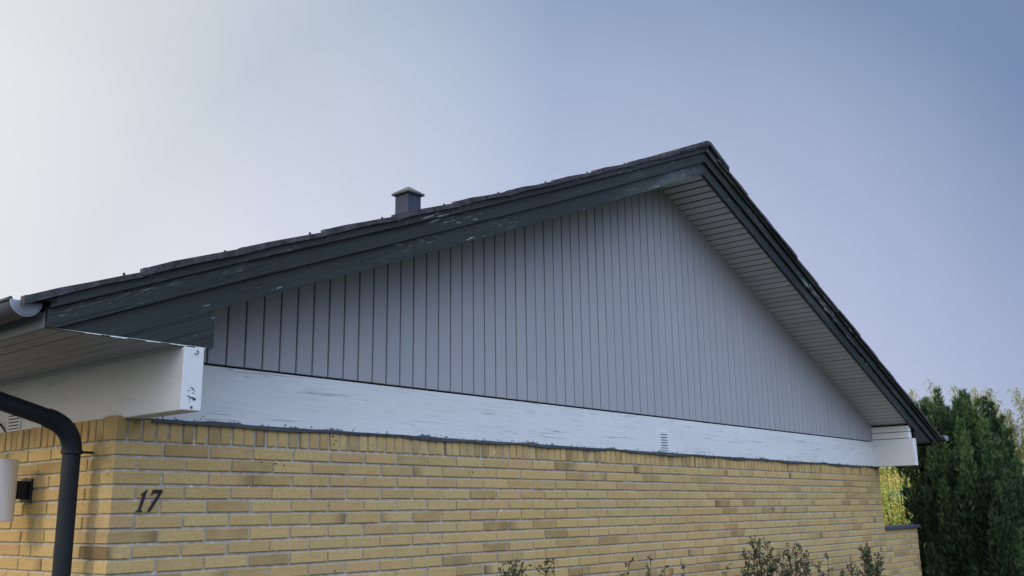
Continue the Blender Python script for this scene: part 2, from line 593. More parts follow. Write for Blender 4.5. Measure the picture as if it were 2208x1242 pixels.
class Bricks(MB):
    def brick(self, x0, x1, y0, y1, z0, z1, faceax='x'):
        """one brick with a small chamfer round its visible faces"""
        at = brick_attr()
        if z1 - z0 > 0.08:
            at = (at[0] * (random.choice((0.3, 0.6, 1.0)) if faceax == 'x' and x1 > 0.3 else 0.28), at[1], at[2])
        j = 0.0022
        d = [random.uniform(-j, j) for _ in range(6)]
        x0 += d[0]; x1 += d[1]; z0 += d[2] * .7; z1 += d[3] * .7
        if faceax == 'x':
            y0 += random.uniform(-0.0015, 0.0015)
        else:
            x0 += 0; y0 += d[4]; y1 += d[5]
        c = 0.0032
        outer = [(x0, y0, z0), (x1, y0, z0), (x1, y1, z0), (x0, y1, z0), (x0, y0, z1), (x1, y0, z1), (x1, y1, z1), (x0, y1, z1)]
        cx, cy, cz = (x0 + x1) / 2, (y0 + y1) / 2, (z0 + z1) / 2
        A = (x0, y0, z0, x1, y1, z1)

        def uvof(p):
            if faceax == 'x':
                return ((p[0] - A[0]) / max(A[3] - A[0], .01), (p[2] - A[2]) / (A[5] - A[2]))
            return ((p[1] - A[1]) / max(A[4] - A[1], .01), (p[2] - A[2]) / (A[5] - A[2]))
        # every face inset, joined by chamfer quads at the corners
        faces = {'f': [(x0 + c, y0, z0 + c), (x1 - c, y0, z0 + c), (x1 - c, y0, z1 - c), (x0 + c, y0, z1 - c)],
                 'l': [(x0, y1 - c, z0 + c), (x0, y0 + c, z0 + c), (x0, y0 + c, z1 - c), (x0, y1 - c, z1 - c)],
                 't': [(x0 + c, y0 + c, z1), (x1 - c, y0 + c, z1), (x1 - c, y1 - c, z1), (x0 + c, y1 - c, z1)],
                 'b': [(x0 + c, y1 - c, z0), (x1 - c, y1 - c, z0), (x1 - c, y0 + c, z0), (x0 + c, y0 + c, z0)],
                 'r': [(x1, y0 + c, z0 + c), (x1, y1 - c, z0 + c), (x1, y1 - c, z1 - c), (x1, y0 + c, z1 - c)]}
        ids = {k: self.pts(q) for k, q in faces.items()}

        def F(ix):
            self.face(ix, 0, [uvof(self.v[i]) for i in ix], at)
        f, l, t, b, r = ids['f'], ids['l'], ids['t'], ids['b'], ids['r']
        for q in (f, l, t, b, r):
            F(q)
        F([f[0], f[3], l[2], l[1]]); F([f[2], f[1], r[0], r[3]])
        F([f[3], f[2], t[1], t[0]]); F([f[1], f[0], b[3], b[2]])
        F([l[3], l[2], t[0], t[3]]); F([l[1], l[0], b[0], b[3]])
        F([r[3], r[2], t[2], t[1]]); F([r[1], r[0], b[2], b[1]][::-1])
        F([f[3], t[0], l[2]]); F([f[2], r[3], t[1]]); F([f[0], l[1], b[3]]); F([f[1], b[2], r[0]])


NROW = 31
bk = Bricks()
XW = WX
for k in range(1, NROW + 1):
    zt = -JT / 2 - (k - 1) * CH
    zb = zt - BH
    odd = k % 2 == 1
    # gable face
    x = 0.0
    first = 0.229 if odd else 0.109
    while x < XW - 0.02:
        w = first if x == 0.0 else 0.2285
        x1 = min(x + w, XW)
        if XW - x1 < 0.06:
            x1 = XW
        if x == 0.0:
            if odd:
                bk.brick(0, x1, 0, 0.108, zb, zt)
            else:
                bk.brick(0, 0.108, 0, 0.229, zb, zt)
        else:
            bk.brick(x, x1, 0, 0.09, zb, zt)
        x = x1 + JT
    # left wall face
    y = (0.108 if odd else 0.229) + JT
    while y < DEP:
        y1 = min(y + (0.2285 if random.random() > 0.06 else 0.108), DEP)
        bk.brick(0 + random.uniform(-.001, .001), 0.09, y, y1, zb, zt, 'y')
        y = y1 + JT
# header course standing on edge under the eaves
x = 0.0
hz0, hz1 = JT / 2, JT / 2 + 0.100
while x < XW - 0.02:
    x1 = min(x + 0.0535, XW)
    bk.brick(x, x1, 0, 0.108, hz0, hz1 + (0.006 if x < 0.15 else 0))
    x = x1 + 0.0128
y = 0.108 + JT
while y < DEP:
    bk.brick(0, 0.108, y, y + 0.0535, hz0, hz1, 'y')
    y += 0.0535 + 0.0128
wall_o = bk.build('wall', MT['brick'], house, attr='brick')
mo = MB()
rec = 0.008
mo.box(rec, XW - 0.004, rec, 0.105, GZ - 0.2, hz1 - 0.002)
mo.box(rec, 0.105, 0.1051, DEP, GZ - 0.2, hz1 - 0.002)
mo.box(XW - 0.108, XW - 0.004, 0.1051, DEP, GZ - 0.2, hz1 - 0.002)
mo.box(0.1051, XW - 0.1081, DEP - 0.1, DEP - 0.001, GZ - 0.2, hz1 - 0.002)
mo.build('mortar_bed', MT['mortar'], house)

# ------------------------------------------------------------------ white board and flashing above the brick
wb = MB(A=(1, 0, 0), B=(0, 0, 1), Cc=(0, 1, 0), uv0=(0, 0.100))
wb.box(0.124, 8.875, -0.007, 0.04, 0.100, 0.374)
wbo = wb.build('gable_board', MT['white'], house, bevel=0.003)

fl = MB()
n = 150
top, bot = [], []
for i in range(n + 1):
    x = 0.165 + (9.02 - 0.165) * i / n
    wob = 0.0035 * math.sin(x * 5.3) + 0.003 * math.sin(x * 11.7 + 1) + random.uniform(-.0015, .0015)
    k = min(1, x / 4)
    bot.append((x, 0.089 + wob * (0.4 + 1.1 * k)))
    top.append((x, 0.104 + 0.4 * wob + random.uniform(-.002, .002)))
for i in range(n):
    a, b, c, d = bot[i], bot[i + 1], top[i + 1], top[i]
    wy0 = -0.013 - 0.004 * math.sin(a[0] * 3.1); wy1 = -0.013 - 0.004 * math.sin(b[0] * 3.1)
    q = fl.pts([(a[0], wy0, a[1]), (b[0], wy1, b[1]), (c[0], -0.010, c[1]), (d[0], -0.010, d[1]),
                (a[0], 0.0, a[1] + .002), (b[0], 0.0, b[1] + .002), (c[0], -0.006, c[1]), (d[0], -0.006, d[1])])
    fl.face([q[0], q[1], q[2], q[3]]); fl.face([q[4], q[5], q[1], q[0]]); fl.face([q[3], q[2], q[6], q[7]])
fl.build('flashing', MT['felt'], house)

# ------------------------------------------------------------------ vertical cladding
cl = MB(A=(0, 0, 1), B=(1, 0, 0), Cc=(0, 1, 0))
pitch = 0.10418
x = 0.526 - 4 * pitch
SOFF = 0.022
while x < 8.93:
    xa, xb = max(x + 0.0045, 0.128), min(x + pitch - 0.0045, 8.93)
    if xb - xa > 0.01:
        yj = random.uniform(-0.0012, 0.0012)
        y0 = -0.014 + yj
        za, zb_ = low(xa) + SOFF + 0.012, low(xb) + SOFF + 0.012
        poly = [(xa, 0.3835), (xb, 0.3835), (xb, zb_)]
        if xa < XP < xb:
            poly.append((XP, low(XP) + SOFF + 0.012))
        poly.append((xa, za))
        if zb_ > 0.39 and za > 0.39:
            cl.uv0 = (random.uniform(0, 9), random.uniform(0, 9))
            cl.prism(poly, y0, 0.006)
    x += pitch
cl.build('gable_cladding', MT['clad'], house, bevel=0.0022)
cb = MB()
cb.prism([(0.128, 0.376), (8.93, 0.376), (8.93, low(8.93) + .05), (XP, low(XP) + .05), (0.128, low(0.128) + .05)], 0.0045, 0.05)
cb.build('cladding_backing', MT['gap'], house)


# ------------------------------------------------------------------ barge boards
def rake_board(name, side, z0, z1, yf, yb, mat, xend, clip=0.37, wob=0.0):
    s = SL if side < 0 else SR
    ang = math.atan(s) * (1 if side < 0 else -1)
    A = (math.cos(ang), 0, math.sin(ang)); B = (-math.sin(ang), 0, math.cos(ang))
    m = MB(A=A, B=B, Cc=(0, 1, 0), uv0=(random.uniform(0, 20), random.uniform(0, 5)))

    def xz(x, dz):
        return (x, low(x) + dz)
    xl_clip0 = XP - side * 0 + side * (ZP + z0 - clip) / s     # x where the lower edge meets the soffit level
    xl_clip1 = XP + side * (ZP + z1 - clip) / s
    poly = []
    N = 40
    xs0 = xl_clip0 if abs(xl_clip0 - XP) < abs(xend - XP) else xend
    for i in range(N + 1):
        x = XP + (xs0 - XP) * i / N
        poly.append((x, low(x) + z0 + wob * math.sin(x * 3.3 + z0 * 40)))
    if xs0 != xend:
        xe = xl_clip1 if abs(xl_clip1 - XP) < abs(xend - XP) else xend
        poly[-1] = (xs0, clip)
        poly.append((xe, clip))
        if xe == xend:
            poly.append((xend, low(xend) + z1))
    else:
        poly.append((xend, low(xend) + z1))
    xl_ = poly[-1][0]
    for i in range(1, 40):
        x = xl_ + (XP - xl_) * i / 40
        poly.append((x, low(x) + z1))
    poly.append((XP, low(XP) + z1))
    if side < 0:
        poly = poly[::-1]
    m.prism(poly, yf, yb)
    if z0 < 0.15:
        for k in range(9):
            xn = XP + side * (0.25 + 0.5 * k) + random.uniform(-.03, .03)
            for zz in (z0 + 0.022, z0 + 0.066):
                zz += low(xn) + random.uniform(-.004, .004)
                if zz > clip + 0.02 and abs(xn - XP) < abs(xend - XP) - 0.03:
                    m.prism([(xn + .0042 * math.cos(a_), zz + .0042 * math.sin(a_)) for a_ in (0.3, 1.3, 2.4, 3.4, 4.5, 5.5)], yf - 0.0012, yf - 0.0002, mi=1)
    return m.build(name, [mat, MT['rust']], house, bevel=0.003)


for side, xe in ((-1, XL), (1, XR)):
    rake_board('barge_board', side, 0.0, 0.108, FY, FY + 0.028, MT['green'], xe)
    rake_board('barge_board', side, 0.102, 0.190, FY - 0.020, FY - 0.0005, MT['green'], xe)
    rake_board('barge_board', side, 0.183, 0.232, FY - 0.042, FY - 0.0205, MT['green'], xe)
    # horizontal-bottomed filler board at the eave, a little behind the lowest barge board
    s = SL if side < 0 else SR
    x_in = 0.173 if side < 0 else 2 * XP - 0.173 + 0.06
    xc = XP + side * (ZP - 0.37) / s
    ang = math.atan(s) * (1 if side < 0 else -1)
    m = MB(A=(math.cos(ang), 0, math.sin(ang)), B=(-math.sin(ang), 0, math.cos(ang)), uv0=(3.3, 1.7))
    q = 0.02
    p = [(xc - side * 0.0, 0.371), (x_in + side * 0.006, 0.371), (x_in, 0.380), (x_in, low(x_in) - 0.016),
         (x_in + side * 0.012, low(x_in + side * 0.012) - 0.006), (xc - side * 0.0, 0.3725)]
    if side > 0:
        p = p[::-1]
    m.prism(p, FY + 0.003, FY + 0.0275 - 0.001)
    m.build('eave_filler_board', MT['green_worn'], house, bevel=0.002,
            label='weathered dark green corner board with pale cracked grain')

# white torn edge of paint along the bottom of the left filler board
pe = MB()
prev = None
x = -0.515
while x < 0.128:
    hh = random.choice((0.0006, 0.0006, 0.003, 0.0045, 0.004))
    for q_ in range(random.randint(2, 6)):
        h1 = max(0.0005, hh + random.uniform(-.0006, .0006))
        cur = pe.pts([(x, FY - 0.0015, 0.3708 - h1), (x, FY - 0.0015, 0.3712), (x, FY + 0.003, 0.3712), (x, FY + 0.003, 0.3708 - h1)])
        if prev:
            for a_, b_ in ((0, 1), (1, 2), (2, 3), (3, 0)):
                pe.face([prev[b_], prev[a_], cur[a_], cur[b_]])
        prev = cur
        x += random.uniform(.003, .009)
pe.build('paint_edge', MT['white_beam'], house)

# ------------------------------------------------------------------ rake soffit, planks running out from the gable
for side in (-1, 1):
    s = SL if side < 0 else SR
    ang = math.atan(s) * (1 if side < 0 else -1)
    m = MB(A=(0, 1, 0), B=(math.cos(ang), 0, math.sin(ang)), Cc=(-math.sin(ang), 0, math.cos(ang)))
    px = 0.0734
    x = XP + side * 0.012
    xend = 0.13 if side < 0 else 8.96
    while (x - xend) * side < -0.03:
        xa, xb = x + side * 0.008, x + side * (px - 0.008)
        if (xb - xend) * side > 0: xb = xend
        dz = SOFF + random.uniform(-.0008, .0008)
        poly = [(xa, low(xa) + dz), (xb, low(xb) + dz), (xb, low(xb) + dz + 0.007), (xa, low(xa) + dz + 0.007)]
        if side < 0: poly = poly[::-1]
        m.uv0 = (random.uniform(0, 9), random.uniform(0, 9))
        m.prism(poly, FY + 0.029, 0.03)
        x += side * px
    m.build('rake_soffit', MT['soffit'], house, bevel=0.001)
    g = MB()
    xa, xb = XP, xend
    poly = [(xa, low(xa) + .036), (xb, low(xb) + .036), (xb, low(xb) + .06), (xa, low(xa) + .06)]
    if side < 0: poly = poly[::-1]
    g.prism(poly, FY + 0.029, 0.0)
    g.build('soffit_backing', MT['gap'], house)

# ------------------------------------------------------------------ the two wall-plate beams that jut out past the gable
lb = MB(A=(0, 1, 0), B=(0, 0, 1), Cc=(1, 0, 0))
lb.box(0.028, 0.1235, FY - 0.010, DEP, 0.1005, 0.3645)
lb.box(0.0285, 0.123, FY + 0.03, DEP, 0.3646, 0.392)
beam_l = lb.build('wall_plate_beam', MT['white_beam'], house, bevel=0.005, seg=2)
# chips, cracks and nails on the beam end
ch = MB()


def chip(mb, pts, x0, z0, sx, sz, y):
    i = mb.pts([(x0 + a * sx, y, z0 + b * sz) for a, b in pts])
    mb.face(i)


yb_ = FY - 0.0108
chip(ch, [(0, .2), (.25, 0), (.6, .1), (.95, -.25), (1, -.5), (.7, -.95), (.62, -.5), (.3, .25), (.1, .4)], 0.052, 0.156, 0.045, 0.016, yb_)
chip(ch, [(0, 0), (.2, -.1), (.5, -.5), (1, -1), (.9, -.7), (.55, -.2), (.3, .2)], 0.066, 0.196, 0.024, 0.016, yb_)
chip(ch, [(0, 0), (.3, .1), (.55, -.1), (1, .3), (.9, .5), (.4, .35)], 0.048, 0.181, 0.02, 0.006, yb_)
chip(ch, [(0, 0), (.5, .2), (1, 0), (.8, -.9), (.3, -1)], 0.077, 0.176, 0.006, 0.006, yb_)
chip(ch, [(0, 0), (.4, .3), (1, .1), (.9, -1), (.5, -.8), (.2, -1)], 0.070, 0.117, 0.012, 0.010, yb_)
chip(ch, [(0, 0), (.5, .2), (1, 0), (.7, -1), (.5, -.9)], 0.0635, 0.152, 0.003, 0.022, yb_)
ch.build('paint_chip', MT['wood_raw'], beam_l)


def arc(cx, cz, r, a0, a1, y, n=9, axis='y'):
    return [(cx + r * math.cos(a0 + (a1 - a0) * i / n), y, cz + r * math.sin(a0 + (a1 - a0) * i / n)) for i in range(n + 1)]


nl = MB()
nl.tube(arc(0.083, 0.346, 0.009, R(80), R(-150), yb_ - 0.004), 0.0016, 6)
nl.tube([(0.092, yb_ + .004, 0.352), (0.092, yb_ - 0.004, 0.350)], 0.0016, 6)
nl.build('bent_nail', MT['rust'], beam_l)

# underside hook under the beam
hk = MB()
hk.tube([(0.085, -0.225, 0.101), (0.085, -0.228, 0.092), (0.088, -0.232, 0.080), (0.088, -0.232, 0.060)], 0.0022, 6)
hk.build('hook', MT['black'], house)

rb = MB(A=(0, 1, 0), B=(0, 0, 1), Cc=(1, 0, 0))
rb.box(8.873, 8.968, FY - 0.012, DEP, 0.1005, 0.392)
beam_r = rb.build('wall_plate_beam', MT['white_beam'], house, bevel=0.004,
                  label='white timber beam end at the far right of the gable')
rb2 = MB(A=(0, 1, 0), B=(0, 0, 1), Cc=(1, 0, 0))
rb2.uv0 = (2.2, 1.0)
rb2.box(8.876, 8.96, FY + 0.028, -0.016, 0.3985, 0.463)
rb2.uv0 = (5.2, 3.0)
rb2.box(8.876, 8.96, FY + 0.030, -0.016, 0.469, 0.533)
rb2.build('infill_board', MT['white_beam'], house, bevel=0.003)
rb3 = MB()
rb3.box(8.885, 8.955, FY + 0.04, -0.018, 0.39, 0.55)
rb3.build('infill_backing', MT['gap'], house)

# ------------------------------------------------------------------ left and right eaves: soffit planks, fascia, gutter
for side, x0, x1 in ((-1, XL + 0.020, 0.027), (1, 8.969, XR - 0.020)):
    m = MB(A=(0, 1, 0), B=(1, 0, 0), Cc=(0, 0, 1))
    xx = x0
    while xx < x1 - 0.02:
        xb = min(xx + 0.074, x1)
        m.uv0 = (random.uniform(0, 9), random.uniform(0, 9))
        dz = random.uniform(-.001, .001)
        m.box(xx, xb, FY + 0.004 + random.uniform(0, .004), DEP, 0.371 + dz + 0.0008, 0.384)
        xx = xb + 0.0045
    m.build('eave_soffit', MT['eave_soffit'], house, bevel=0.0015,
            label='brown stained boards with peeling paint under the near eave' if side < 0 else None)
    g = MB(); g.box(x0 + .002, x1 - .002, FY + 0.029, DEP, 0.3845, 0.392); g.build('soffit_backing', MT['gap'], house)
    f = MB(A=(0, 1, 0), B=(0, 0, 1), Cc=(1, 0, 0))
    if side < 0:
        f.box(XL - 0.002, XL + 0.0185, FY + 0.002, DEP, 0.3655, 0.432)
    else:
        f.box(XR - 0.0185, XR + 0.002, FY + 0.002, DEP, 0.3655, 0.425)
    f.build('fascia_board', MT['fascia'], house, bevel=0.003)
    # gutter: half round trough with a rolled outer lip
    gx = XL - 0.072 if side < 0 else XR + 0.068
    gz, gr = (0.458 if side < 0 else 0.448), 0.056
    gy = FY if side < 0 else FY - 0.105
    t = MB()
    ring_o, ring_i = [], []
    NS = 16
    for yv in (gy + 0.006, DEP):
        ring_o.append(t.pts([(gx + gr * math.cos(math.pi + math.pi * i / NS), yv, gz + gr * math.sin(math.pi + math.pi * i / NS)) for i in range(NS + 1)]))
        ring_i.append(t.pts([(gx + (gr - .003) * math.cos(math.pi + math.pi * i / NS), yv, gz + (gr - .003) * math.sin(math.pi + math.pi * i / NS)) for i in range(NS + 1)]))
    for i in range(NS):
        t.face([ring_o[0][i], ring_o[1][i], ring_o[1][i + 1], ring_o[0][i + 1]])
        t.face([ring_i[0][i], ring_i[0][i + 1], ring_i[1][i + 1], ring_i[1][i]])
    ox = gx + side * gr
    t.tube([(ox, gy + 0.004, gz + 0.004), (ox, DEP, gz + 0.004)], 0.008, 10)
    gut = t.build('gutter', MT['gutter'], house, smooth=True)
    e = MB()
    poly = [(gx + gr * 1.04 * math.cos(math.pi + math.pi * i / 20), gz + gr * 1.04 * math.sin(math.pi + math.pi * i / 20)) for i in range(21)]
    e.prism(poly, gy - 0.004, gy + 0.0055)
    poly = [(gx + gr * .8 * math.cos(math.pi + math.pi * i / 20), gz - .006 + gr * .8 * math.sin(math.pi + math.pi * i / 20)) for i in range(21)]
    e.prism(poly, gy - 0.0075, gy - 0.0045)
    e.build('gutter_end_cap', MT['zinc'], gut, bevel=0.0025, seg=2)
    if side < 0:
        for yb in (0.25, 1.15, 2.05):
            br = MB()
            br.tube([(gx + (gr + .003) * math.cos(math.pi + math.pi * i / 12), yb, gz + (gr + .003) * math.sin(math.pi + math.pi * i / 12)) for i in range(13)], 0.0035, 6)
            br.build('gutter_bracket', MT['gutter'], gut)

# ------------------------------------------------------------------ roof tiles: stepped courses, each course one long row
rt = MB()
GAUGE = 0.4537
TY0 = -0.512
for side in (-1, 1):
    butts = []
    if side < 0:
        b = -0.204 - GAUGE
        while b < XP - 0.2:
            butts.append(b); b += GAUGE
        butts[0] = -0.655
    else:
        b = 9.748
        while b > XP + 0.25:
            butts.append(b); b -= GAUGE
    base_off = 0.2375 if side < 0 else 0.226
    for bi, b in enumerate(butts):
        up = b + 0.49 * (1 if side < 0 else -1)
        if (up - XP) * side < 0:
            up = XP
        dz = random.uniform(-.003, .003)
        z_b0, z_b1 = low(b) + base_off - 0.017 + dz, low(b) + base_off + 0.022 + dz
        z_u0, z_u1 = low(up) + base_off - 0.020, low(up) + base_off + 0.007
        yj = random.uniform(-0.008, 0.008)
        # edge tile with a turned-down verge that waves a little along its length
        pl_top = [(b, z_b1 - .004), (b + (up - b) * .03, z_b1)]
        for t_ in (.25, .5, .75, 1.0):
            xx_ = b + (up - b) * t_
            pl_top.append((xx_, low(xx_) + base_off + 0.022 - 0.017 * t_ + dz + random.uniform(-.002, .002)))
        pl_bot = [(b + (up - b) * t_, z_b0 + (z_u0 - z_b0) * t_ + 0.006 * math.sin(t_ * 3.1) + random.uniform(-.002, .002))
                  for t_ in (1.0, .8, .6, .4, .2, .06, 0.0)]
        poly = pl_top + pl_bot
        if side > 0: poly = poly[::-1]
        rt.prism(poly, TY0 + yj, TY0 + yj + 0.034)
        # flat packing strip under the verge, then the field tiles a little lower
        e0 = b if bi else (XL if side < 0 else XR)
        st_p = [(e0, low(e0) + base_off + 0.001), (up, low(up) + base_off + 0.001), (up, low(up) + base_off - 0.012), (e0, low(e0) + base_off - 0.012)]
        if side > 0: st_p = st_p[::-1]
        if side < 0: st_p = st_p[::-1]
        if side > 0: st_p = [(e0, low(e0) + base_off - 0.012), (up, low(up) + base_off - 0.012), (up, low(up) + base_off + 0.001), (e0, low(e0) + base_off + 0.001)]
        rt.prism(st_p, TY0 + yj + 0.0345, FY + 0.06)
        yy = FY + 0.0605
        shift = (0.07 if side < 0 else -0.07) if bi == 0 else 0.0
        poly = [(p[0] + (shift if abs(p[0] - b) < 0.03 else 0), low(p[0] + (shift if abs(p[0] - b) < 0.03 else 0)) + (p[1] - low(p[0])) - 0.036) for p in poly]
        while yy < DEP + 0.4:
            lift = random.uniform(-.002, .002)
            rt.prism([(p[0], p[1] + lift) for p in poly], yy, yy + 0.327)
            yy += 0.33
        # fixing screw just below the next butt
        sx = b + (GAUGE - 0.075) * (1 if side < 0 else -1)
        if (sx - XP) * side > 0.1:
            sz = low(sx) + base_off + 0.008
            rt.box(sx - .004, sx + .004, TY0 + .012, TY0 + .020, sz - .008, sz + .011)
roof = rt.build('roof', MT['tile'], house, bevel=0.004, seg=2)
dk = MB()
dk.prism([(XL + .02, 0.3925), (-0.35, 0.3925), (2.4, low(2.4) + .05), (XP, low(XP) + .05), (9.4, .3925), (XR - .02, 0.3925), (XR - .02, low(XR) + 0.21), (XP, low(XP) + 0.21), (2.4, low(2.4) + .21), (XL + .02, low(XL) + 0.21)][::-1],
         FY + 0.0285, FY + 0.05)
dk.prism([(XL - .078, 0.4605), (XL + .019, 0.4605), (XL + .019, low(XL) + .232), (XL - .078, low(XL - .078) + .232)], FY - 0.046, FY + 0.05)
dk.build('verge_deck', MT['gap'], house)
dk = MB()
for a, b in ((XL + .0, XP), (XP, XR)):
    poly = [(a, low(a) + .13), (b, low(b) + .13), (b, low(b) + .15), (a, low(a) + .15)]
    dk.prism(poly, FY + 0.052, DEP + 0.4)
dk.build('roof_deck', MT['gap'], house)
# ridge cap, angular, in lengths
rg = MB()
yy = TY0 - 0.012
first = True
while yy < DEP + 0.4:
    L = 0.40
    zt = 2.556
    xa = 4.10 if first else 4.36
    xb = 4.885 if first else 4.80
    poly = [(xa, zt - 0.405 * (XP - xa) - 0.026), (XP - 0.02, zt - 0.03), (XP + 0.02, zt - 0.02), (xb, zt - 0.425 * (xb - XP) - 0.022),
            (xb, zt - 0.425 * (xb - XP) + 0.016), (XP + 0.035, zt + 0.012), (XP - 0.02, zt + 0.010), (xa, zt - 0.405 * (XP - xa) + 0.006)]
    rg.prism(poly, yy, yy + L)
    yy += L + 0.003
    first = False
rg.build('ridge_cap', MT['tile'], roof, bevel=0.005, seg=2)

# ------------------------------------------------------------------ ventilation stack on the roof
st = MB()
cx0, cy0, cw, cd = 4.205, 2.60, 0.178, 0.185
st.box(cx0, cx0 + cw, cy0, cy0 + cd, 2.25, 2.772)
stack = st.build('vent_stack', MT['stack'], house, bevel=0.003)
cp = MB()
mx, my = cx0 + cw / 2, cy0 + cd / 2
h = 0.117
lo = cp.pts([(mx - h, my - h, 2.752), (mx + h, my - h, 2.752), (mx + h, my + h, 2.752), (mx - h, my + h, 2.752)])
mi_ = cp.pts([(mx - h - .004, my - h - .004, 2.772), (mx + h + .004, my - h - .004, 2.772), (mx + h + .004, my + h + .004, 2.772), (mx - h - .004, my + h + .004, 2.772)])
tp = cp.pts([(mx - .012, my - .022, 2.843), (mx + .022, my - .022, 2.843), (mx + .022, my + .022, 2.843), (mx - .022, my + .022, 2.843)])
cp.face(lo[::-1])
for a, b in ((lo, mi_), (mi_, tp)):
    for i in range(4):
        j = (i + 1) % 4
        cp.face([a[i], a[j], b[j], b[i]])
cp.face(tp)
cp.build('stack_cap', MT['cap'], stack, bevel=0.006, seg=2)


# ------------------------------------------------------------------ louvred vents
def vent(name, c, w, h, axis, slats, label):
    """axis 'y': faces -y ; axis 'x': faces -x"""
    m = MB()
    d = MB()
    fr = 0.011

    def B(mb, a0, a1, z0, z1, o0, o1):
        if axis == 'y':
            mb.box(c[0] + a0, c[0] + a1, c[1] - o1, c[1] - o0, c[2] + z0, c[2] + z1)
        else:
            mb.box(c[0] - o1, c[0] - o0, c[1] + a0, c[1] + a1, c[2] + z0, c[2] + z1)
    B(m, -w / 2, -w / 2 + fr, -h / 2, h / 2, 0, .007)
    B(m, w / 2 - fr, w / 2, -h / 2, h / 2, 0, .007)
    B(m, -w / 2 + fr, w / 2 - fr, h / 2 - fr, h / 2, 0, .007)
    B(m, -w / 2 + fr, w / 2 - fr, -h / 2, -h / 2 + fr, 0, .007)
    ih = h - 2 * fr
    p = ih / slats
    for i in range(slats):
        z0 = -h / 2 + fr + i * p + p * 0.32
        B(m, -w / 2 + fr, w / 2 - fr, z0, z0 + p * 0.68 - .0004, 0.0012, .006)
    B(d, -w / 2 + fr, w / 2 - fr, -h / 2 + fr, h / 2 - fr, 0.0004, .001)
    o = m.build(name, MT['vent_white'], house, bevel=0.001)
    if label: o['label'] = label
    d.build('vent_opening', MT['gap'], o)
    return o


vent('wall_vent', (4.495, -0.0072, 0.198), 0.125, 0.145, 'y', 6, 'small white louvred vent in the gable board')
vent('wall_vent', (0.0278, 1.085, 0.160), 0.150, 0.105, 'x', 5, 'small white louvred vent on the near eave beam')
cbm = MB()
cbm.tube([(0.02, 1.42, 0.170), (0.018, 1.34, 0.172), (0.018, 1.24, 0.155), (0.018, 1.18, 0.125), (0.02, 1.165, 0.104)], 0.0045, 8)
cbm.build('cable', MT['black'], house, smooth=True)

# ------------------------------------------------------------------ downpipe
PR = 0.0375
px_, py_ = -0.098, 0.184
dp = MB()
path = [(-0.622, py_, 0.402), (-0.622, py_, 0.29), (-0.612, py_, 0.235), (-0.56, py_, 0.196), (-0.19, py_, 0.092)]
dp.tube(path, PR, 20)
dp.tube([(px_, py_, -0.03), (px_, py_, GZ + 0.05)], PR, 20)
pipe = dp.build('downpipe', MT['pipe'], house, smooth=True)
el = MB()
pts_ = []
for i in range(9):
    t_ = i / 8
    p0, p1, p2 = Vector((-0.222, py_, 0.1005)), Vector((px_ - .002, py_, 0.070)), Vector((px_, py_, -0.045))
    pts_.append((p0 * (1 - t_) ** 2 + p1 * 2 * t_ * (1 - t_) + p2 * t_ ** 2))
el.tube(pts_, PR + 0.0045, 20)
el.build('pipe_elbow', MT['pipe'], pipe, smooth=True)
bc = MB()
bc.tube([(px_, py_, -0.034), (px_, py_, -0.052)], PR + 0.0075, 20)
bc.box(px_ - .006, px_ + .006, py_ - PR - 0.022, py_ - PR - .003, -0.052, -0.034)
bc.box(px_ - .006, px_ + .006, py_ + PR + .003, py_ + PR + 0.022, -0.052, -0.034)
bc.tube([(px_ + PR - .002, py_, -0.043), (0.004, py_, -0.043)], 0.006, 8)
bc.build('pipe_bracket', MT['pipe'], pipe, bevel=0.001)

# ------------------------------------------------------------------ house number
hn = empty('house_number', (0.175, -0.001, -0.303), 'black slanted metal house number 17 on the yellow brick by the corner', 'house number')
Z0, HN = -0.303, 0.0955
SLN = 0.30


def glyph(polys, x0, wd):
    m = MB()
    for poly in polys:
        pp = [(x0 + a * wd + b * HN * SLN * 1.0, Z0 + b * HN) for a, b in poly]
        m.prism(pp, -0.0095, -0.0035)
    m.box(x0 + wd * .3 + .012, x0 + wd * .3 + .018, -0.0034, 0.001, Z0 + .04, Z0 + .046)
    return m


one = [[(.28, .06), (.62, .06), (.62, 1.0), (.48, 1.0), (.28, .88)],
       [(.02, .0), (.90, .0), (.90, .065), (.02, .065)][0:4],
       [(-.02, .80), (.285, .895), (.285, .80), (.0, .74)]]
one = [[(.28, .062), (.62, .062), (.62, 1.0), (.48, 1.0), (.281, .90)],
       [(.02, .0), (.90, .0), (.90, .060), (.02, .060)],
       [(.0, .79), (.279, .90), (.279, .80), (.02, .72)]]
seven = [[(.0, .86), (1.0, .86), (1.0, 1.0), (.0, 1.0)],
         [(-.02, .74), (.10, .74), (.14, .858), (.0, .858)],
         [(.72, .858), (1.0, .858), (.42, .0), (.12, .0)]]
glyph(one, 0.114, 0.036).build('digit', MT['black'], hn, bevel=0.0012)
glyph(seven, 0.163, 0.048).build('digit', MT['black'], hn, bevel=0.0012)

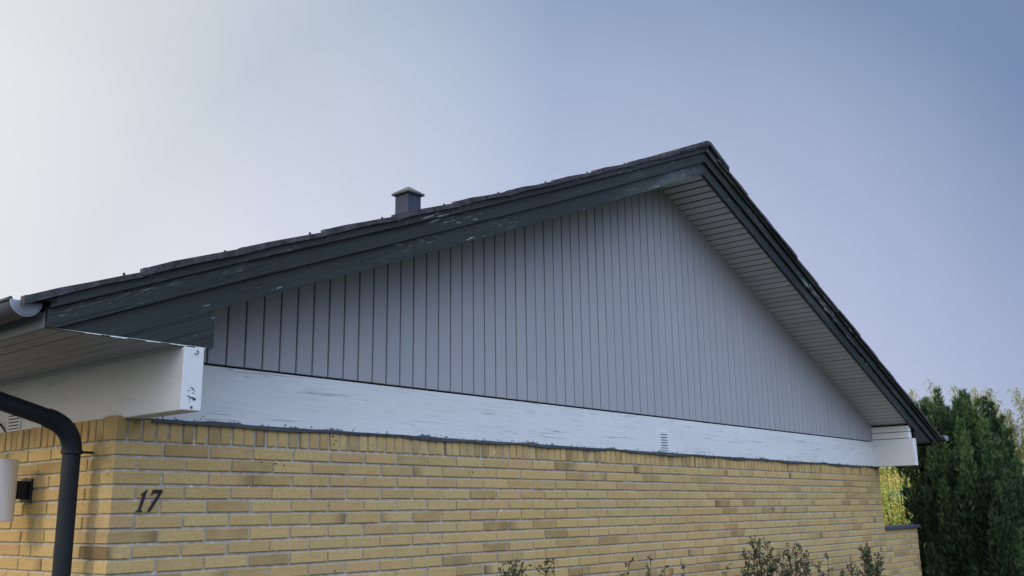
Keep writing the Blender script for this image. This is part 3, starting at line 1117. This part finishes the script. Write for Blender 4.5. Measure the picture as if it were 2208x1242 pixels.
# ------------------------------------------------------------------ wall lamp
lm = empty('wall_lamp', (0, 0.80, -0.20), 'white cylindrical wall lamp on a black square bracket beside the downpipe', 'lamp')
lx, ly = -0.215, 0.86
b = MB()
b.box(-0.012, 0.001, 0.745, 0.855, -0.250, -0.140)
b.box(-0.13, -0.0125, 0.768, 0.850, -0.235, -0.150)
b.build('bracket', MT['black'], lm, bevel=0.003)
s_ = MB()
lx, ly, lr = -0.19, 0.575, 0.0
lr = 0.076
cxl, cyl = -0.160, 0.745
s_.tube([(cxl, cyl, -0.065), (cxl, cyl, -0.062), (cxl, cyl, -0.335), (cxl, cyl, -0.338)], [lr - .004, lr, lr, lr - .004], 40)
s_.build('lamp_shade', MT['opal'], lm, smooth=True)
t_ = MB()
t_.tube([(cxl, cyl, -0.054), (cxl, cyl, -0.0615)], lr + 0.001, 40)
t_.build('lamp_lid', MT['vent_white'], lm, smooth=True)

# ------------------------------------------------------------------ low garden wall carrying on from the gable
gw = empty('garden_wall', (9.6, 0, GZ), 'low yellow brick garden wall with dark coping running on from the gable', 'wall')
gb = Bricks()
GX1 = 10.12
for k in range(10, NROW + 1):
    zt = -JT / 2 - (k - 1) * CH - 0.008
    zb = zt - BH
    x = WX + 0.006 if k % 2 else WX + 0.006
    w = 0.108 if k % 2 else 0.2285
    firstb = True
    while x < GX1 - 0.02:
        x1 = min(x + (w if firstb else 0.2285), GX1)
        if x > 9.75:
            x1 = min(x + 0.108, GX1)
        gb.brick(x, x1, 0.002, 0.11, zb, zt)
        x = x1 + JT; firstb = False
gb.build('brickwork', MT['brick'], gw, attr='brick')
gm = MB(); gm.box(WX + .002, GX1 - .004, 0.0075, 0.108, GZ - .1, -0.58 - .008); gm.build('mortar_bed', MT['mortar'], gw)
gc = MB()
gc.box(WX + 0.003, GX1 + 0.03, -0.030, 0.16, -0.583, -0.545)
gc.build('coping', MT['slate'], gw, bevel=0.004)
rb_ = MB()
rb_.box(WX + 0.02, 9.32, 0.45, 0.62, GZ, -0.50)
tag(rb_.build('planter', MT['orange_brick'], bevel=0.01), 'brown brick planter edge just behind the low garden wall', 'planter')


# ------------------------------------------------------------------ conifer
def conifer(cx, cy, rad, ztop):
    base = empty('conifer', (cx, cy, GZ), 'dense dark green conifer with upright plumes beside the low garden wall', 'tree')
    tr = MB()
    tr.tube([(cx, cy, GZ - .05), (cx + .02, cy, GZ + 1.0), (cx, cy + .02, 0.3)], [0.09, 0.07, 0.03], 10)
    for i in range(26):
        a = random.uniform(0, 6.28); z = random.uniform(GZ + .2, 0.3)
        rr_ = random.uniform(.4, .75) * rad
        tr.tube([(cx, cy, z), (cx + math.cos(a) * rr_ * .5, cy + math.sin(a) * rr_ * .5, z + .2),
                 (cx + math.cos(a) * rr_, cy + math.sin(a) * rr_, z + .62)], [0.025, 0.018, 0.007], 6)
    tr.build('trunk', MT['bark'], base)
    L = Leaves()
    plumes = []
    for i in range(400):
        a = random.uniform(0, 2 * math.pi)
        q = random.random() ** 0.45
        rr_ = q * rad * 0.96
        hgt = random.uniform(0.40, 0.85)
        # crown envelope: broad below, drawn in towards the top
        zc = random.uniform(GZ + 0.05, ztop - 0.45)
        t = (zc - GZ) / (ztop - GZ)
        env = 1.0 if t < 0.48 else max(0.0, 1 - ((t - 0.48) / 0.52) ** 2) ** 0.9
        env *= 0.93 + 0.12 * math.sin(3 * a + t * 5) + 0.05 * math.sin(7 * a)
        if t < 0.2: env *= 0.8 + t
        plumes.append((cx + math.cos(a) * rr_ * env, cy + math.sin(a) * rr_ * env + 0.10 * t, zc - hgt * .4, hgt, random.uniform(.10, .20), a, q * env))
    for (dx, dy, zt_) in ((-.35, .55, ztop - .22), (-.18, .22, ztop - .0), (.02, -.05, ztop - .03), (.06, -.08, ztop - .06), (-.42, .66, ztop - .34), (.1, -.24, ztop - .30), (-.1, .38, ztop - .12), (0, .1, ztop - .15), (-.2, -.14, ztop - .26)):
        plumes.append((cx + dx, cy + dy, zt_ - .75, .78, .16, random.uniform(0, 6), .3))
    for (x, y, z, hgt, r, a, q) in plumes:
        lean = Vector((math.cos(a), math.sin(a), 0)) * 0.16 * q
        tn = random.uniform(-.22, .24)
        for j in range(int(190 * hgt / .6)):
            t = random.random() ** 0.8
            rad_t = r * .85 * (1 - t) ** 1.1 * (0.55 + 0.45 * min(1, t * 5)) + .012
            b_ = random.uniform(0, 2 * math.pi)
            out = Vector((math.cos(b_), math.sin(b_), 0))
            p = Vector((x, y, z + t * hgt)) + lean * t * hgt + out * rad_t * random.uniform(.5, 1.0)
            d0 = (out * random.uniform(.25, .8) + Vector((0, 0, 1)) + rvec() * .3).normalized()
            tint = 0.36 + tn + random.uniform(-.2, .2) + .18 * t
            for _k in range(3):
                d = (d0 + rvec() * .38).normalized()
                s = d.cross(rvec()).normalized()
                L.leaf(p, d, s, random.uniform(.05, .09), random.uniform(.010, .019) * (1.25 - .5 * t), tint + random.uniform(-.08, .12))
    L.build('crown', MT['conifer'], base)


conifer(11.0, -0.42, 0.72, 1.06)


# ------------------------------------------------------------------ bamboo behind it
def bamboo():
    base = empty('bamboo', (14.3, 0.2, GZ), 'tall pale bamboo with wispy arching tips behind the dark conifer', 'plant')
    st_ = MB(); L = Leaves()
    for i in range(95):
        f = random.random()
        x = 13.9 + 0.9 * f + random.uniform(-.3, .5); y = 0.95 - 2.7 * f + random.uniform(-.2, .2)
        ztop = 1.60 - 0.32 * f + random.uniform(-.70, .18)
        h = ztop - GZ
        a = random.uniform(0, 6.28); arch = random.uniform(.15, .6)
        pth = []
        for k in range(9):
            t = k / 8
            pth.append(Vector((x + math.cos(a) * arch * t ** 2.2, y + math.sin(a) * arch * t ** 2.2,
                               GZ + h * (t - 0.10 * t ** 5 * arch))))
        st_.tube(pth, [0.008 * (1 - .8 * k / 8) for k in range(9)], 5, caps=False)
        for j in range(260):
            t = random.uniform(.30, 1.0)
            k = min(7, int(t * 8)); u_ = t * 8 - k
            p = pth[k].lerp(pth[k + 1], u_)
            tw = rvec(); tw.z = abs(tw.z) * .5
            p = p + tw * random.uniform(0, .30) * (1.3 - t)
            for q_ in range(2):
                d = (rvec() + Vector((0, 0, -.15))).normalized()
                s = d.cross(Vector((0, 0, 1)) + rvec() * .4).normalized()
                L.leaf(p, d, s, random.uniform(.07, .14), random.uniform(.012, .022), random.random(), .25)
    st_.build('cane', MT['cane'], base)
    L.build('foliage', MT['bamboo'], base)


bamboo()


def bush(name, c, rx, ry, rz, n, mat, label, cat, leaf=(.03, .06), stems=20):
    base = empty(name, (c[0], c[1], GZ), label, cat)
    st_ = MB(); L = Leaves()
    blobs = []
    for i in range(stems):
        a = random.uniform(0, 6.28); q = random.random() ** .6
        tip = Vector((c[0] + math.cos(a) * rx * q, c[1] + math.sin(a) * ry * q, c[2] + rz * math.sqrt(max(0.02, 1 - q * q)) * random.uniform(.5, 1.0)))
        root = Vector((c[0] + math.cos(a) * .15, c[1] + math.sin(a) * .15, GZ - .02))
        st_.tube([root, root.lerp(tip, .5) + rvec() * .1, tip], [.014, .009, .003], 5)
        for t in (.35, .5, .65, .8, .92):
            blobs.append((root.lerp(tip, t) + rvec() * .12, random.uniform(.10, .24)))
    for i in range(n):
        b_, r_ = random.choice(blobs)
        p = b_ + rvec() * r_ * random.random() ** .4
        d = (rvec() + Vector((0, 0, .3))).normalized()
        s = d.cross(rvec()).normalized()
        L.leaf(p, d, s, random.uniform(*leaf), random.uniform(*leaf) * .55, random.random())
    st_.build('stem', MT['stem'], base)
    L.build('foliage', mat, base)
    return base


bush('shrub', (16.2, 2.15, -0.2), 0.9, 1.4, 0.98, 9000, MT['lime'],
     'sunlit yellow green shrub glimpsed between the gable wall and the conifer', 'shrub', (.04, .075), 40)

# ------------------------------------------------------------------ neighbour's house far behind
nh = empty('neighbouring_house', (27.0, 5.0, GZ), 'orange brick neighbouring house glimpsed through the sunlit shrub', 'house')
w_ = MB(); w_.box(24, 31, 0.5, 9.0, GZ - .1, 0.62); w_.build('wall', MT['orange_brick'], nh)
r_ = MB(); r_.prism([(0.1, 0.60), (9.4, 0.60), (9.4, 0.70), (4.75, 1.55), (0.1, 0.70)], 23.7, 31.3, axis='x'); r_.build('roof', MT['clay'], nh)
wi = MB(); wi.box(23.94, 23.995, 4.6, 6.6, -0.20, 0.10); wio = wi.build('window', MT['frame'], nh)
wp = MB(); wp.box(23.925, 23.939, 4.66, 6.54, -0.16, 0.07); wp.build('pane', MT['glass'], wio)


# ------------------------------------------------------------------ thin shrubs in front of the gable
def wall_shrub(x, ztop, width, nst, dens, label, y=-0.34):
    base = empty('shrub', (x, y, GZ), label, 'shrub', 'thin shrubs in the bed along the gable wall')
    st_ = MB(); L = Leaves()
    for i in range(nst):
        off = (i - (nst - 1) / 2) / max(1, nst - 1) * 2 if nst > 1 else 0
        tipx = x + off * width + random.uniform(-.02, .02)
        zt = ztop - abs(off) ** 1.3 * random.uniform(.08, .32) - random.uniform(0, .07) * (1 if i != nst // 2 else 0)
        root = Vector((x + off * width * .25, y + random.uniform(-.04, .04), GZ - .02))
        tip = Vector((tipx, y + random.uniform(-.08, .05), zt))
        pth = []
        wv = rvec() * .03
        for k in range(10):
            t = k / 9
            p = root.lerp(tip, t) + wv * math.sin(t * 7) + rvec() * .006
            pth.append(p)
        pth[-1] = tip
        st_.tube(pth, [.0065 * (1 - .8 * k / 9) for k in range(10)], 5, caps=False)
        for j in range(int(30 * dens)):
            t = random.uniform(.55, 1.0) ** 1.15
            k = min(8, int(t * 9)); p = pth[k].lerp(pth[k + 1], t * 9 - k)
            d = rvec(); d.z = abs(d.z) + .55; d.normalize()
            ln = random.uniform(.05, .13) * (1.5 - t)
            tw = [p, p + d * ln * .5 + rvec() * .006, p + d * ln]
            st_.tube(tw, [.0022, .0016, .001], 4, caps=False)
            for q_ in range(7):
                pp = tw[0].lerp(tw[2], random.uniform(.25, 1.05))
                dd = (d * .6 + rvec()).normalized()
                s = dd.cross(rvec()).normalized()
                L.leaf(pp, dd, s, random.uniform(.014, .030), random.uniform(.008, .015), random.random() ** 1.2)
    st_.build('stem', MT['stem'], base)
    L.build('foliage', MT['shrub'], base)


SHR = [
    (2.25, -0.580, 0.14, 11, 1.4, 'low twiggy shrub at the bottom edge, nearest the house number'),
    (2.60, -0.610, 0.11, 6, 0.9, 'sparse low shrub just right of the one nearest the number'),
    (3.32, -0.655, 0.15, 8, 0.9, 'barely showing shrub tips below the middle of the gable wall'),
    (3.72, -0.670, 0.13, 7, 0.9, 'thin forked shrub tips below the white louvred vent'),
    (2.93, -0.665, 0.06, 3, 0.6, 'tiny shrub tip alone between the low left shrubs and those under the gable middle'),
    (4.66, -0.745, 0.06, 3, 0.8, 'tiny sprig just left of the tallest leafy shrub'),
    (6.42, -0.700, 0.10, 4, 0.8, 'short leafy twigs filling the space right of the wide open shrub'),
    (7.16, -0.770, 0.12, 4, 0.9, 'low loose twigs just left of the compact dark bush'),
    (4.22, -0.690, 0.07, 3, 0.7, 'single pair of leafy sprigs standing alone right of the forked tips'),
    (5.30, -0.550, 0.20, 12, 1.6, 'tallest leafy shrub against the brick, first of the right hand bushes'),
    (5.95, -0.615, 0.27, 14, 1.1, 'wide open twiggy shrub right of the tallest one'),
    (6.78, -0.700, 0.07, 2, 1.1, 'slender single stemmed shrub between two wider bushes'),
    (7.62, -0.690, 0.22, 12, 2.2, 'compact dark green bush nearest the garden wall'),
]
for a in SHR:
    wall_shrub(*a)
